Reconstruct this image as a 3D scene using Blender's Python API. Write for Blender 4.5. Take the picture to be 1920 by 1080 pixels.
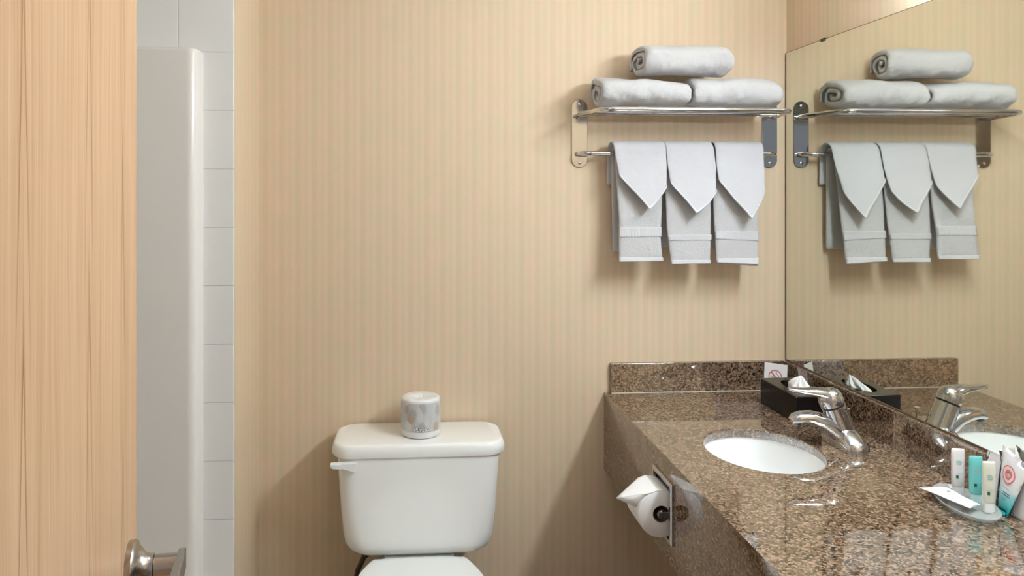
import bpy, bmesh, math, random
from mathutils import Vector, Matrix, noise
C = bpy.context.scene
COL = C.collection
for o in list(bpy.data.objects): bpy.data.objects.remove(o)
PI = math.pi
random.seed(7)

# ------------------------------------------------------------------ camera, world, lights, exposure
cam_d = bpy.data.cameras.new('camera'); cam = bpy.data.objects.new('camera', cam_d); COL.objects.link(cam)
cam_d.sensor_width = 36.0; cam_d.lens = 1430 * 36.0 / 1920
cam_d.shift_x = 0.04844; cam_d.shift_y = -0.09635
cam_d.clip_start = 0.02
cam.location = (0, -2.35, 1.48); cam.rotation_euler = (PI/2, 0, math.radians(-4))
C.camera = cam
C.view_settings.view_transform = 'Standard'; C.view_settings.look = 'None'
C.view_settings.gamma = 1.0; C.view_settings.use_curve_mapping = False
C.view_settings.exposure = 0.74
w = bpy.data.worlds.new('world'); C.world = w; w.use_nodes = True
w.node_tree.nodes['Background'].inputs[0].default_value = (0.72, 0.80, 1.0, 1)
w.node_tree.nodes['Background'].inputs[1].default_value = 0.28
VANITY_POWER = 43.0      # emission of the vanity bar's opal diffuser
CEIL_FILL_POWER = 4.5         # emission of the unseen ceiling light added as fill

# ------------------------------------------------------------------ materials
def lin(c):
    return tuple(((v/255)/12.92 if v/255 <= .04045 else ((v/255+.055)/1.055)**2.4) for v in c) + (1,)
class NT:
    def __init__(s, name):
        s.m = bpy.data.materials.new(name); s.m.use_nodes = True
        s.t = s.m.node_tree; s.b = s.t.nodes['Principled BSDF']
    def n(s, typ, **kw):
        nd = s.t.nodes.new(typ)
        for k, v in kw.items(): setattr(nd, k, v)
        return nd
    def l(s, a, b): s.t.links.new(a, b)
    def coord(s): return s.n('ShaderNodeTexCoord').outputs['Object']
    def mapping(s, src, scale=(1,1,1), loc=(0,0,0), rot=(0,0,0)):
        m = s.n('ShaderNodeMapping'); m.inputs['Scale'].default_value = scale
        m.inputs['Location'].default_value = loc; m.inputs['Rotation'].default_value = rot
        s.l(src, m.inputs[0]); return m.outputs[0]
    def noise(s, src, scale, detail=3, rough=.5, dist=0):
        m = s.n('ShaderNodeTexNoise'); m.inputs['Scale'].default_value = scale
        m.inputs['Detail'].default_value = detail; m.inputs['Roughness'].default_value = rough
        m.inputs['Distortion'].default_value = dist
        s.l(src, m.inputs['Vector']); return m.outputs['Fac']
    def ramp(s, fac, stops, interp='LINEAR'):
        r = s.n('ShaderNodeValToRGB'); cr = r.color_ramp; cr.interpolation = interp
        while len(cr.elements) < len(stops): cr.elements.new(.5)
        for e, (p, c) in zip(cr.elements, stops):
            e.position = p; e.color = c if len(c) == 4 else lin(c)
        s.l(fac, r.inputs[0]); return r.outputs[0]
    def mix(s, fac, a, b, mode='MIX'):
        m = s.n('ShaderNodeMix', data_type='RGBA', blend_type=mode)
        for i, v in ((0, fac), (6, a), (7, b)):
            if hasattr(v, 'links'): s.l(v, m.inputs[i])
            else: m.inputs[i].default_value = v
        return m.outputs[2]
    def math(s, op, a, b=0):
        m = s.n('ShaderNodeMath', operation=op)
        for i, v in ((0, a), (1, b)):
            if hasattr(v, 'links'): s.l(v, m.inputs[i])
            else: m.inputs[i].default_value = v
        return m.outputs[0]
    def sep(s, v):
        m = s.n('ShaderNodeSeparateXYZ'); s.l(v, m.inputs[0]); return m.outputs
    def comb(s, x, y, z):
        m = s.n('ShaderNodeCombineXYZ')
        for i, v in enumerate((x, y, z)):
            if hasattr(v, 'links'): s.l(v, m.inputs[i])
            else: m.inputs[i].default_value = v
        return m.outputs[0]
    def bump(s, h, strength=.3, dist=.002):
        m = s.n('ShaderNodeBump'); m.inputs['Strength'].default_value = strength
        m.inputs['Distance'].default_value = dist
        s.l(h, m.inputs['Height']); s.l(m.outputs[0], s.b.inputs['Normal'])
    def set(s, **kw):
        for k, v in kw.items():
            i = s.b.inputs[k.replace('_', ' ')]
            if hasattr(v, 'links'): s.l(v, i)
            else: i.default_value = v
        return s
def plain(name, col, rough=.5, metal=0, **kw):
    t = NT(name); t.set(Base_Color=lin(col), Roughness=rough, Metallic=metal, **kw)
    # barely visible wear in the gloss keeps the surface from looking computed
    f = t.noise(t.coord(), 60, 2)
    t.set(Roughness=t.math('ADD', t.math('MULTIPLY', f, .05), max(0, rough-.025)))
    return t.m
def wallpaper(name, axis):
    t = NT(name); co = t.coord(); sp = t.sep(co)
    u = sp[axis]
    ph = t.math('FRACT', t.math('MULTIPLY', u, 1/.0490))
    stripe = t.ramp(ph, [(0, (212,190,160)), (.26, (213,191,161)), (.32, (222,200,171)), (.50, (221,199,170)),
                         (.55, (217,195,165)), (.70, (217,195,165)), (.76, (224,203,174)), (.93, (222,200,171)), (1, (212,190,160))])
    st = t.mapping(co, (1, 1, .10))
    streak = t.noise(st, 120, 3, .6)
    c1 = t.mix(t.math('MULTIPLY', streak, .16), stripe, lin((204,180,148)))
    # mottling of the print: pinkish and greenish patches that follow the stripe direction
    blot = t.noise(t.mapping(co, (1, 1, .45)), 22, 4, .7)
    tint = t.ramp(blot, [(.32, (210,202,166)), (.46, (218,198,167)), (.54, (225,197,170)), (.68, (233,198,176))])
    c2 = t.mix(.42, c1, tint)
    wv = t.noise(t.mapping(co, (1,1,1)), 420, 2, .6)
    c3 = t.mix(t.math('MULTIPLY', wv, .14), c2, lin((200,174,140)))
    t.set(Base_Color=c3, Roughness=.62, Specular_IOR_Level=.25)
    t.bump(wv, .12, .0008)
    return t.m
def granite():
    t = NT('brown speckled granite'); co = t.coord()
    v = t.n('ShaderNodeTexVoronoi'); v.inputs['Scale'].default_value = 235; t.l(co, v.inputs['Vector'])
    sp = t.sep(v.outputs['Color'])
    base = t.ramp(sp[0], [(0, (30,24,20)), (.12, (62,52,43)), (.22, (126,110,93)), (.42, (156,140,119)), (.66, (174,157,136)), (.82, (202,188,168)), (1, (220,210,194))])
    n2 = t.noise(co, 125, 4, .75)
    dk = t.ramp(n2, [(.36, (40,32,27)), (.48, (194,174,155)), (1, (208,190,172))])
    c = t.mix(.55, base, dk, 'MULTIPLY')
    c = t.mix(.52, c, base)
    big = t.noise(co, 14, 3, .6)
    tone = t.ramp(big, [(.3, (174,150,130)), (.55, (194,168,148)), (.7, (198,168,146))])
    c = t.mix(.8, c, tone, 'MULTIPLY')
    t.set(Base_Color=c, Roughness=.03, IOR=3.1)
    return t.m
def wood():
    t = NT('pale veneered oak'); co = t.coord()
    d = t.noise(t.mapping(co, (2.0, 2.0, .35)), 3.0, 2)
    sp = t.sep(co)
    u = t.math('ADD', sp[1], t.math('MULTIPLY', d, .10))
    gr = t.noise(t.comb(t.math('MULTIPLY', u, 60), 0, t.math('MULTIPLY', sp[2], 1.3)), 1.0, 4, .65, .6)
    base = t.ramp(gr, [(.25, (180,142,105)), (.42, (202,164,126)), (.58, (213,178,141)), (.8, (194,156,118))])
    fine = t.noise(t.mapping(co, (1, 1, .010)), 330, 3, .7)
    c = t.mix(t.math('MULTIPLY', t.ramp(fine, [(.38, (0,0,0)), (.62, (255,255,255))]), .42), base, lin((172,132,98)))
    # cathedral figure: nested flames along two heart lines
    def flame(y0, per, off):
        a = t.math('ABSOLUTE', t.math('SUBTRACT', t.math('ADD', sp[1], t.math('MULTIPLY', d, .02)), y0))
        k = t.math('FRACT', t.math('ADD', t.math('MULTIPLY', sp[2], per), t.math('ADD', off, t.math('MULTIPLY', a, 62))))
        edge = t.ramp(k, [(0, (255,255,255)), (.06, (255,255,255)), (.16, (170,170,170)), (.34, (0,0,0)), (1, (0,0,0))])
        near = t.ramp(a, [(0, (255,255,255)), (.010, (235,235,235)), (.020, (0,0,0)), (1, (0,0,0))])
        return t.mix(1.0, edge, near, 'MULTIPLY')
    for y0, per, off in ((-.462, 3.6, .15), (-.258, 3.2, .55), (-.092, 2.8, .8)):
        c = t.mix(t.math('MULTIPLY', flame(y0, per, off), 1.0), c, lin((150,104,63)))
    t.set(Base_Color=c, Roughness=.38, Specular_IOR_Level=.4)
    t.bump(fine, .06, .0006)
    return t.m
def tiles(name, axes, size, off, c1, grout, rough=.16):
    t = NT(name); co = t.coord(); sp = t.sep(co)
    v = t.comb(t.math('SUBTRACT', sp[axes[0]], off[0]), t.math('SUBTRACT', sp[axes[1]], off[1]), 0)
    b = t.n('ShaderNodeTexBrick', offset=0.0, squash=1.0)
    b.inputs['Scale'].default_value = 1; b.inputs['Brick Width'].default_value = size; b.inputs['Row Height'].default_value = size
    b.inputs['Mortar Size'].default_value = .0016; b.inputs['Mortar Smooth'].default_value = .6; b.inputs['Bias'].default_value = -1
    b.inputs['Color1'].default_value = lin(c1); b.inputs['Color2'].default_value = lin(c1); b.inputs['Mortar'].default_value = lin(grout)
    t.l(v, b.inputs['Vector'])
    t.set(Base_Color=b.outputs['Color'], Roughness=rough, Specular_IOR_Level=.5)
    t.bump(t.math('SUBTRACT', 1.0, b.outputs['Fac']), .6, .002)
    return t.m
def terry(name, col, bs=.5):
    t = NT(name); co = t.coord()
    n1 = t.noise(co, 420, 3, .75); n2 = t.noise(co, 90, 4, .7)
    h = t.math('ADD', n1, t.math('MULTIPLY', n2, .9))
    c = t.mix(t.math('MULTIPLY', n1, .22), lin(col), lin(tuple(int(v*.86) for v in col)))
    t.set(Base_Color=c, Roughness=.95, Specular_IOR_Level=.1, Sheen_Weight=.2, Sheen_Roughness=.6)
    t.bump(h, bs, .006)
    return t.m
def ribbed(name, col):
    t = NT(name); co = t.coord()
    x = t.math('SINE', t.math('MULTIPLY', t.sep(co)[0], 2*PI/.0048))
    t.set(Base_Color=lin(col), Roughness=.8, Specular_IOR_Level=.15)
    t.bump(x, .35, .001); return t.m
def chrome(name='polished chrome', col=(226,228,232), rough=.06):
    t = NT(name); f = t.noise(t.coord(), 35, 3)
    t.set(Base_Color=lin(col), Metallic=1, Roughness=t.math('ADD', t.math('MULTIPLY', f, .05), rough-.02))
    return t.m
def brushed():
    t = NT('satin nickel'); f = t.noise(t.coord(), 300, 2)
    t.set(Base_Color=lin((178,172,166)), Metallic=1, Roughness=t.math('ADD', t.math('MULTIPLY', f, .1), .2)); return t.m
def emis(name, col, s):
    t = NT(name); t.set(Base_Color=lin((250,248,244)), Roughness=.4, Emission_Color=lin(col), Emission_Strength=s); return t.m
def wrap_mat():
    t = NT('printed paper wrapper'); co = t.coord()
    v = t.n('ShaderNodeTexVoronoi'); v.inputs['Scale'].default_value = 40; v.inputs['Randomness'].default_value = 1
    t.l(t.mapping(co, (1, 1, .7)), v.inputs['Vector'])
    sp = t.sep(v.outputs['Color'])
    leaf = t.ramp(sp[0], [(0, (176,174,170)), (.2, (208,206,202)), (.36, (150,148,146)), (.46, (212,210,206)), (.62, (168,186,192)), (.74, (206,204,200)), (.88, (188,164,148)), (.93, (202,200,197))], 'CONSTANT')
    d = t.ramp(v.outputs['Distance'], [(.42, (255,255,255)), (.62, (0,0,0))])
    c = t.mix(d, lin((196,195,193)), leaf)
    t.set(Base_Color=c, Roughness=.3, Specular_IOR_Level=.45); return t.m
def packet_mat(z0, z1):
    t = NT('printed sachet film'); z = t.sep(t.coord())[2]
    k = t.math('DIVIDE', t.math('SUBTRACT', z, z0), z1-z0)
    n = t.noise(t.coord(), 60, 3)
    k2 = t.math('ADD', k, t.math('MULTIPLY', t.math('SUBTRACT', n, .5), .12))
    c = t.ramp(k2, [(0, (14,150,152)), (.12, (40,180,182)), (.3, (140,208,212)), (.42, (222,230,230)), (.5, (226,222,222)), (1, (224,220,220))])
    t.set(Base_Color=c, Roughness=.35, Specular_IOR_Level=.5); return t.m

M = dict(
    wp_x=wallpaper('striped beige wallpaper across', 0), wp_y=wallpaper('striped beige wallpaper along', 1),
    granite=granite(), wood=wood(), chrome=chrome('polished chrome', (208,208,210)), dchrome=chrome('dark chrome', (120,116,114), .1), nickel=brushed(),
    tile=tiles('white glazed tile', (0, 2), .1523, (-.598, .010), (236,233,228), (216,213,208)),
    tile_side=tiles('white glazed tile side', (1, 2), .1523, (-.316, .010), (236,233,228), (216,213,208)),
    floor=tiles('beige floor tile', (0, 1), .305, (0, 0), (150,130,104), (120,104,84), .35),
    acrylic=plain('white acrylic', (232,225,217), .22), ceil=plain('white ceiling paint', (222,218,210), .8),
    porcelain=plain('white vitreous china', (246,245,240), .10, Specular_IOR_Level=.55, Coat_Weight=.3, Coat_Roughness=.05),
    seatplastic=plain('white moulded plastic', (240,240,236), .22), lever=plain('white lever plastic', (228,226,222), .3),
    basin=plain('white basin glaze', (248,248,246), .08, Specular_IOR_Level=.5),
    terry=terry('white terry towelling', (203,200,199)), terry_cloth=terry('white washcloth terry', (204,201,203), .35),
    ribbed=ribbed('ribbed cotton band', (202,199,200)), hem=plain('white cotton hem', (208,205,206), .8),
    mirror=plain('silvered mirror glass', (228,230,222), .0, 1), edge=plain('dark mirror edge', (92,74,56), .4),
    clip=plain('dark clip', (60,42,30), .4),
    black=plain('gloss black lacquer', (16,12,11), .16, Specular_IOR_Level=.35), boxin=plain('black lining', (10,8,8), .5),
    tissue=plain('white tissue', (240,238,236), .9), paper=plain('white toilet paper', (236,233,230), .9),
    core=plain('cardboard core', (170,150,128), .85), card=plain('white card', (236,234,232), .55), red=plain('red ink', (206,40,66), .55),
    grey_ink=plain('grey ink', (150,152,150), .55), dark_ink=plain('dark ink', (44,46,52), .5),
    wrap=wrap_mat(), wrapw=plain('white wrapper film', (228,225,222), .3),
    white_ink=plain('white ink', (245,245,245), .5),
    green=plain('dark green ink', (24,96,74), .5), pale_ink=plain('pale green ink', (166,196,188), .5),
    bottle_w=plain('milky white plastic', (236,228,226), .3, Subsurface_Weight=.15, Subsurface_Radius=(.01,.01,.01)),
    bottle_t=plain('turquoise gel in plastic', (120,206,203), .22, Subsurface_Weight=.2, Subsurface_Radius=(.01,.01,.01)),
    bottle_c=plain('creamy lotion in plastic', (228,228,212), .28, Subsurface_Weight=.2, Subsurface_Radius=(.01,.01,.01)),
    cap_w=plain('white cap', (240,240,240), .3), cap_t=plain('pale aqua cap', (206,238,236), .28),
    dish=plain('frosted clear plastic', (236,238,234), .12, Transmission_Weight=.7, IOR=1.3),
    film=plain('thin grey film', (214,208,208), .3), rosy=plain('coral ink', (206,110,104), .5), blush=plain('blush ink', (238,198,192), .5),
    hose=plain('dark braided hose', (58,40,30), .45), rubber=plain('black rubber', (18,18,18), .6),
    opal=emis('opal lamp diffuser', (228,243,255), VANITY_POWER), opal_fill=emis('ceiling fill diffuser', (225,240,255), CEIL_FILL_POWER),
    caulk=plain('old caulk', (196,186,170), .5), plate=plain('dulled chrome plate', (192,190,186), .12, 1),
    white_trim=plain('white painted trim', (232,228,220), .4),
)

# ------------------------------------------------------------------ mesh helpers (world coordinates)
class MB:
    def __init__(s): s.v = []; s.f = []
    def add(s, vs, fs):
        k = len(s.v); s.v += [tuple(p) for p in vs]; s.f += [tuple(i+k for i in f) for f in fs]; return s
    def box(s, a, b):
        x0,y0,z0 = a; x1,y1,z1 = b
        return s.add([(x0,y0,z0),(x1,y0,z0),(x1,y1,z0),(x0,y1,z0),(x0,y0,z1),(x1,y0,z1),(x1,y1,z1),(x0,y1,z1)],
                     [(0,3,2,1),(4,5,6,7),(0,1,5,4),(1,2,6,5),(2,3,7,6),(3,0,4,7)])
    def loft(s, rings, cap0=True, cap1=True, closed=False):
        n = len(rings[0]); vs = [p for r in rings for p in r]; fs = []
        m = len(rings)
        for i in range(m if closed else m-1):
            a, b = i*n, ((i+1) % m)*n
            for j in range(n):
                k = (j+1) % n; fs.append((a+j, a+k, b+k, b+j))
        if not closed:
            if cap0: fs.append(tuple(range(n-1, -1, -1)))
            if cap1: fs.append(tuple((m-1)*n+j for j in range(n)))
        return s.add(vs, fs)
    def tube(s, path, rad, n=14, flat=None, up=(0,0,1)):
        """rad: number or per-point; flat: per-point (side, up) half sizes"""
        P = [Vector(p) for p in path]; rings = []
        for i, p in enumerate(P):
            t = (P[min(i+1, len(P)-1)] - P[max(i-1, 0)]).normalized()
            u = Vector(up); sd = t.cross(u)
            if sd.length < 1e-4: sd = t.cross(Vector((0,1,0)))
            sd.normalize(); u2 = sd.cross(t).normalized()
            if flat: a, b = flat[i]
            else: a = b = rad[i] if isinstance(rad, (list, tuple)) else rad
            rings.append([p + sd*a*math.cos(2*PI*j/n) + u2*b*math.sin(2*PI*j/n) for j in range(n)])
        return s.loft(rings)
    def grid(s, pts, flip=False):
        m, n = len(pts), len(pts[0]); fs = []
        for i in range(m-1):
            for j in range(n-1):
                q = (i*n+j, i*n+j+1, (i+1)*n+j+1, (i+1)*n+j); fs.append(q[::-1] if flip else q)
        return s.add([p for r in pts for p in r], fs)
    def build(s, name, mat, parent=None, sharp=35, bevel=0, seg=3, sub=0, solid=0):
        me = bpy.data.meshes.new(name)
        off = Vector(ORG.get(parent.name, (0,0,0))) if parent else Vector((0,0,0))
        me.from_pydata([tuple(Vector(p)-off) for p in s.v], [], s.f)
        bm = bmesh.new(); bm.from_mesh(me)
        bmesh.ops.recalc_face_normals(bm, faces=bm.faces); bm.to_mesh(me); bm.free()
        me.materials.append(M[mat] if isinstance(mat, str) else mat)
        me.shade_smooth()
        if sharp: me.set_sharp_from_angle(angle=math.radians(sharp))
        o = bpy.data.objects.new(name, me); COL.objects.link(o)
        if parent: o.parent = parent; ORG[o.name] = ORG.get(parent.name, (0,0,0))
        if solid:
            md = o.modifiers.new('solid', 'SOLIDIFY'); md.thickness = solid; md.offset = 0
        if bevel:
            md = o.modifiers.new('bevel', 'BEVEL'); md.width = bevel; md.segments = seg; md.limit_method = 'ANGLE'; md.angle_limit = math.radians(40); md.harden_normals = True
        if sub:
            md = o.modifiers.new('sub', 'SUBSURF'); md.levels = sub; md.render_levels = sub
        return o
ORG = {}
def thing(name, loc, label, cat, group=None):
    o = bpy.data.objects.new(name, None); COL.objects.link(o); o.location = loc; o.empty_display_size = .05
    ORG[o.name] = loc; return tag(o, label, cat, group)
def tag(o, label, cat, group=None):
    o['label'] = label; o['category'] = cat
    if group: o['group'] = group
    return o
def struct(o, label=None, cat=None):
    o['kind'] = 'structure'
    if label: o['label'] = label
    if cat: o['category'] = cat
    return o
def rrect(cx, cy, w, d, r, z, n=8, rb=None):
    """rounded rectangle ring in the xy plane, r front corners (y-), rb back corners"""
    rb = r if rb is None else rb; out = []
    for (sx, sy, a0, q) in ((1, 1, 0, rb), (-1, 1, 90, rb), (-1, -1, 180, r), (1, -1, 270, r)):
        q = max(q, 1e-4)
        for k in range(n+1):
            a = math.radians(a0 + 90*k/n)
            out.append((cx + sx*(w/2-q) + q*math.cos(a), cy + sy*(d/2-q) + q*math.sin(a), z))
    return out
def ell(cx, cy, a, b, z, n=48):
    return [(cx+a*math.cos(2*PI*k/n), cy+b*math.sin(2*PI*k/n), z) for k in range(n)]
def circ(c, r, axis, n=24):
    """circle ring around point c, normal along axis vector"""
    ax = Vector(axis).normalized(); a = ax.orthogonal().normalized(); b = ax.cross(a); c = Vector(c)
    return [c + a*r*math.cos(2*PI*k/n) + b*r*math.sin(2*PI*k/n) for k in range(n)]
def lathe(c, axis, prof, n=32):
    ax = Vector(axis).normalized()
    return [circ(Vector(c)+ax*h, max(r, 1e-4), axis, n) for h, r in prof]
def lerp(tab, x):
    if x <= tab[0][0]: return tab[0][1]
    for (a, p), (b, q) in zip(tab, tab[1:]):
        if x <= b: return p + (q-p)*(x-a)/(b-a)
    return tab[-1][1]
def nz(x, y, z, s): return noise.noise(Vector((x*s, y*s, z*s)))

# ------------------------------------------------------------------ the room
XL, XR, YF, ZC = -1.22, 1.199, -2.10, 2.42
struct(MB().box((-.46, 0, 0), (XR+.1, .1, ZC)).build('wall_back', 'wp_x'))
struct(MB().box((XR, YF-.12, 0), (XR+.1, 0, ZC)).build('wall_right', 'wp_y'))
struct(MB().box((XL-.1, YF-.12, 0), (XL, .1, ZC)).build('wall_left', 'wp_y'))
struct(MB().box((XL, -.316, 0), (-.455, .1, ZC)).build('wall_alcove', 'wp_y'))
wf = MB().box((XL, YF-.12, 0), (-.29, YF, ZC)).box((.57, YF-.12, 0), (XR, YF, ZC)).box((-.29, YF-.12, 2.06), (.57, YF, ZC))
struct(wf.build('wall_front', 'wp_x'))
struct(MB().box((XL-.1, -5, -.1), (XR+.1, .1, 0)).build('floor', 'floor'))
struct(MB().box((XL-.1, YF-.12, ZC), (XR+.1, .1, ZC+.1)).build('ceiling', 'ceil'))
struct(MB().box((-.455, -.012, 0), (XR, 0, .10)).build('baseboard_back', 'white_trim', bevel=.003))
# thin layer of square glazed tiles on the end wall of the tub alcove
struct(MB().box((XL, -.324, .36), (-.4555, -.316, ZC)).build('trim_1', 'tile', bevel=.002))
struct(MB().box((XL, -1.86, .36), (XL+.008, -.324, ZC)).build('trim_2', 'tile_side', bevel=.002))
# wall that closes the near end of the alcove
struct(MB().box((XL, -1.98, 0), (-.50, -1.88, ZC)).build('wall_tub', 'wp_x'))

# ------------------------------------------------------------------ door, open into the room
door = bpy.data.objects.new('door_1', None); COL.objects.link(door); ORG[door.name] = (-.36, -1.31, 0); door.location = (-.36, -1.31, 0)
struct(door, 'pale oak veneered door standing open at the left with a satin lever', 'door')
DU = Vector((.178, -1, 0)).normalized()     # along the leaf from latch edge to hinge edge
DN = Vector((1, .178, 0)).normalized()      # normal of the visible face (towards +x)
def dpt(t, n, z): p = Vector((-.36, -1.31, 0)) + DU*t + DN*n; return (p.x, p.y, z)
m = MB(); dw = .76
m.add([dpt(0,0,.012), dpt(dw,0,.012), dpt(dw,-.044,.012), dpt(0,-.044,.012), dpt(0,0,2.04), dpt(dw,0,2.04), dpt(dw,-.044,2.04), dpt(0,-.044,2.04)],
      [(0,3,2,1),(4,5,6,7),(0,1,5,4),(1,2,6,5),(2,3,7,6),(3,0,4,7)])
m.build('door_leaf', 'wood', door, bevel=.0015)
hz = 1.008; ht = .066
hc = Vector(dpt(ht, 0, hz))
rose = MB().loft(lathe(hc, DN, [(0,.033),(.007,.034),(.010,.032),(.012,.027),(.020,.018),(.027,.0155),(.030,.0155)], 40)).build('handle_rose', 'nickel', door)
hl = MB().loft(lathe(hc, DN, [(.030,.0135),(.045,.0135),(.066,.0135)], 28))
# lever arm: square shouldered at the neck, then sweeping down towards the hinge side
secs = [(ht-.0138,.0585,.0665,.0125,-.0125),(ht-.0125,.0580,.0668,.0135,-.0135),(ht+.010,.0575,.0668,.0135,-.0135),(ht+.022,.056,.0665,.0125,-.0150),(ht+.045,.0535,.0640,.0085,-.0165),(ht+.075,.0505,.0605,.0040,-.0175),(ht+.105,.0485,.0575,.0015,-.0170),(ht+.118,.0485,.0570,.0005,-.0160)]
hl.loft([[dpt(t_, n0, hz+z1_), dpt(t_, n1, hz+z1_), dpt(t_, n1, hz+z0_), dpt(t_, n0, hz+z0_)] for t_, n0, n1, z1_, z0_ in secs])
hl.build('handle_lever', 'nickel', door, bevel=.0018)

# ------------------------------------------------------------------ tub and surround
t = thing('bathtub', (-.845, -1.09, 0), 'white bathtub in the tiled alcove behind the open door', 'bathtub')
cx, cy = -.845, -1.10; W, L = .73, 1.53
m = MB(); rings = [rrect(cx,cy,W,L,.02,.0), rrect(cx,cy,W,L,.02,.39), rrect(cx,cy,W-.01,L-.01,.02,.40), rrect(cx,cy,W-.14,L-.16,.12,.40), rrect(cx,cy,W-.17,L-.19,.12,.385), rrect(cx,cy,W-.24,L-.30,.12,.10), rrect(cx,cy,W-.34,L-.40,.10,.07)]
m.loft(rings).build('tub_shell', 'acrylic', t)
m = MB().loft(lathe((cx, -.47, .074), (0,0,1), [(0,.03),(.004,.03),(.005,.02)])); m.build('drain', 'chrome', t)
# wall surround panel with a thick rounded border, standing proud of the tiles
s = thing('shower_surround', (-.86, -.35, .40), 'off white moulded shower surround panel in front of the tiles, with a rounded right edge', 'shower surround')
m = MB(); zt = 1.842; rings = []
def sur(y, xr, zt_, r):
    n = 6; pts = [(XL+.008, y, .402), (xr, y, .402)]
    for k in range(n+1):
        a = k/n*PI/2; pts.append((xr - r + r*math.cos(a), y, zt_ - r + r*math.sin(a)))
    pts.append((XL+.008, y, zt_)); return pts
for y, dx in ((-.324, 0), (-.345, .001), (-.362, .0025), (-.372, .0045), (-.379, .0085), (-.3835, .0145), (-.385, .021), (-.3852, .026)):
    rings.append(sur(y, -.534-dx, 1.842-dx*.45, .012))
m.loft(rings).build('end_panel', 'acrylic', s, sharp=50)
MB().box((XL+.008, -1.86, .402), (XL+.03, -.385, 1.842)).build('side_panel', 'acrylic', s, bevel=.008)

# ------------------------------------------------------------------ toilet
T = thing('toilet', (.03, -.36, 0), 'white two piece toilet with its lid down, against the striped wall', 'toilet')
tc = .028
def tankring(w, d, r, z, yb=-.018): return rrect(tc+.0, yb-d/2, w, d, r, z, 8, rb=.025)
m = MB()
prof = [(.437,.30,.115,.05),(.440,.35,.145,.055),(.447,.385,.168,.06),(.458,.408,.178,.06),(.475,.423,.183,.058),(.50,.432,.186,.055),(.56,.442,.189,.052),(.64,.452,.191,.05),(.72,.4625,.192,.048),(.735,.463,.192,.048)]
m.loft([tankring(w_, d_, r_, z_) for z_, w_, d_, r_ in prof])
tank = m.build('tank', 'porcelain', T)
m = MB()
prof = [(.7285,.476,.198,.055,.05),(.730,.488,.2025,.058,.05),(.735,.4945,.2045,.06,.052),(.748,.4935,.2040,.06,.052),(.7560,.489,.2025,.058,.052),(.7610,.4835,.2005,.056,.051),(.7637,.4785,.1985,.054,.05),(.7652,.472,.1955,.051,.048),(.7660,.462,.190,.048,.045),(.7664,.445,.181,.043,.04)]
m.loft([rrect(tc, -.012-d_/2, w_, d_, r_, z_, 10, rb=b_) for z_, w_, d_, r_, b_ in prof])
m.build('tank_lid', 'porcelain', T)
# flush lever at the tank's upper left
m = MB()
fy = -.212
def lv(x, h0, h1, y0, y1): return [(x,y0,h0),(x,y1,h0+.002),(x,y1,h1-.002),(x,y0,h1)]
m.loft([lv(-.146,.695,.7225,fy,fy-.010), lv(-.152,.694,.7235,fy,fy-.013), lv(-.166,.699,.7235,fy,fy-.015), lv(-.184,.7055,.7235,fy-.001,fy-.016), lv(-.190,.7065,.723,fy-.002,fy-.020), lv(-.208,.708,.7245,fy-.006,fy-.023), lv(-.2165,.712,.7245,fy-.008,fy-.022)])
m.build('flush_lever', 'lever', T, bevel=.002)
# bowl and pedestal
m = MB()
def egg(z, w, y0, y1, n=48):
    cyy = (y0+y1)/2; hh = (y0-y1)/2; out = []
    for k in range(n):
        a = 2*PI*k/n; c, s_ = math.cos(a), math.sin(a)
        ww = w/2*(1-.10*max(0,-s_)**2)
        out.append((tc + ww*math.copysign(abs(c)**.85, c), cyy + hh*math.copysign(abs(s_)**.9, s_), z))
    return out
m.loft([egg(0,.24,-.10,-.56), egg(.03,.235,-.10,-.555), egg(.10,.21,-.10,-.54), egg(.2,.22,-.09,-.56), egg(.29,.30,-.07,-.63), egg(.35,.35,-.06,-.675), egg(.395,.365,-.05,-.69), egg(.4105,.36,-.05,-.688)])
m.box((tc-.10,-.20,.32),(tc+.10,-.035,.437))
m.build('bowl', 'porcelain', T, bevel=.006)
def lidshape(z, inset, yb=-.204):
    pts = []
    W2 = .187-inset; yf = -.695+inset; yb2 = yb-inset*.8
    hb = .128-inset
    pts.append((tc-hb, yb2-.006, z))
    for k in range(1, 8): pts.append((tc-hb+2*hb*k/8, yb2-.006+.008*math.sin(PI*k/8), z))
    pts.append((tc+hb, yb2-.006, z))
    # right side flaring out, then round the front and back up
    side = [(-.220,.135),(-.245,.147),(-.27,.157),(-.30,.167),(-.34,.178),(-.39,.185),(-.44,.185)]
    for y, h in side: pts.append((tc+h-inset, y, z))
    n = 16
    for k in range(1, n): 
        a = PI*k/n; pts.append((tc + (.185-inset)*math.cos(a), -.44 - (abs(yf)-.44)*math.sin(a), z))
    for y, h in reversed(side): pts.append((tc-h+inset, y, z))
    return pts
MB().loft([lidshape(.411,.004), lidshape(.413,0), lidshape(.427,0), lidshape(.429,.004)]).build('seat', 'seatplastic', T)
MB().loft([lidshape(.431,.003), lidshape(.433,0), lidshape(.444,0), lidshape(.4475,.0025), lidshape(.449,.008), lidshape(.4497,.02)]).build('seat_lid', 'seatplastic', T)
for sx in (-1, 1):
    MB().loft(lathe((tc+sx*.07-.012, -.206, .432), (1,0,0), [(0,.009),(.024,.009)], 16)).build('hinge', 'seatplastic', T, bevel=.002)
m = MB(); m.tube([(-.092,-.12,.437),(-.095,-.122,.430),(-.110,-.124,.428),(-.130,-.124,.415),(-.148,-.12,.375),(-.168,-.08,.28),(-.165,-.05,.18),(-.16,-.02,.15)], .0075, 12)
hose = m.build('supply_hose', 'hose', T)
MB().loft(lathe((-.078,-.12,.416), (0,0,1), [(0,.010),(.006,.013),(.018,.013),(.024,.010)], 12)).build('fill_nut', 'chrome', T)
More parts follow.
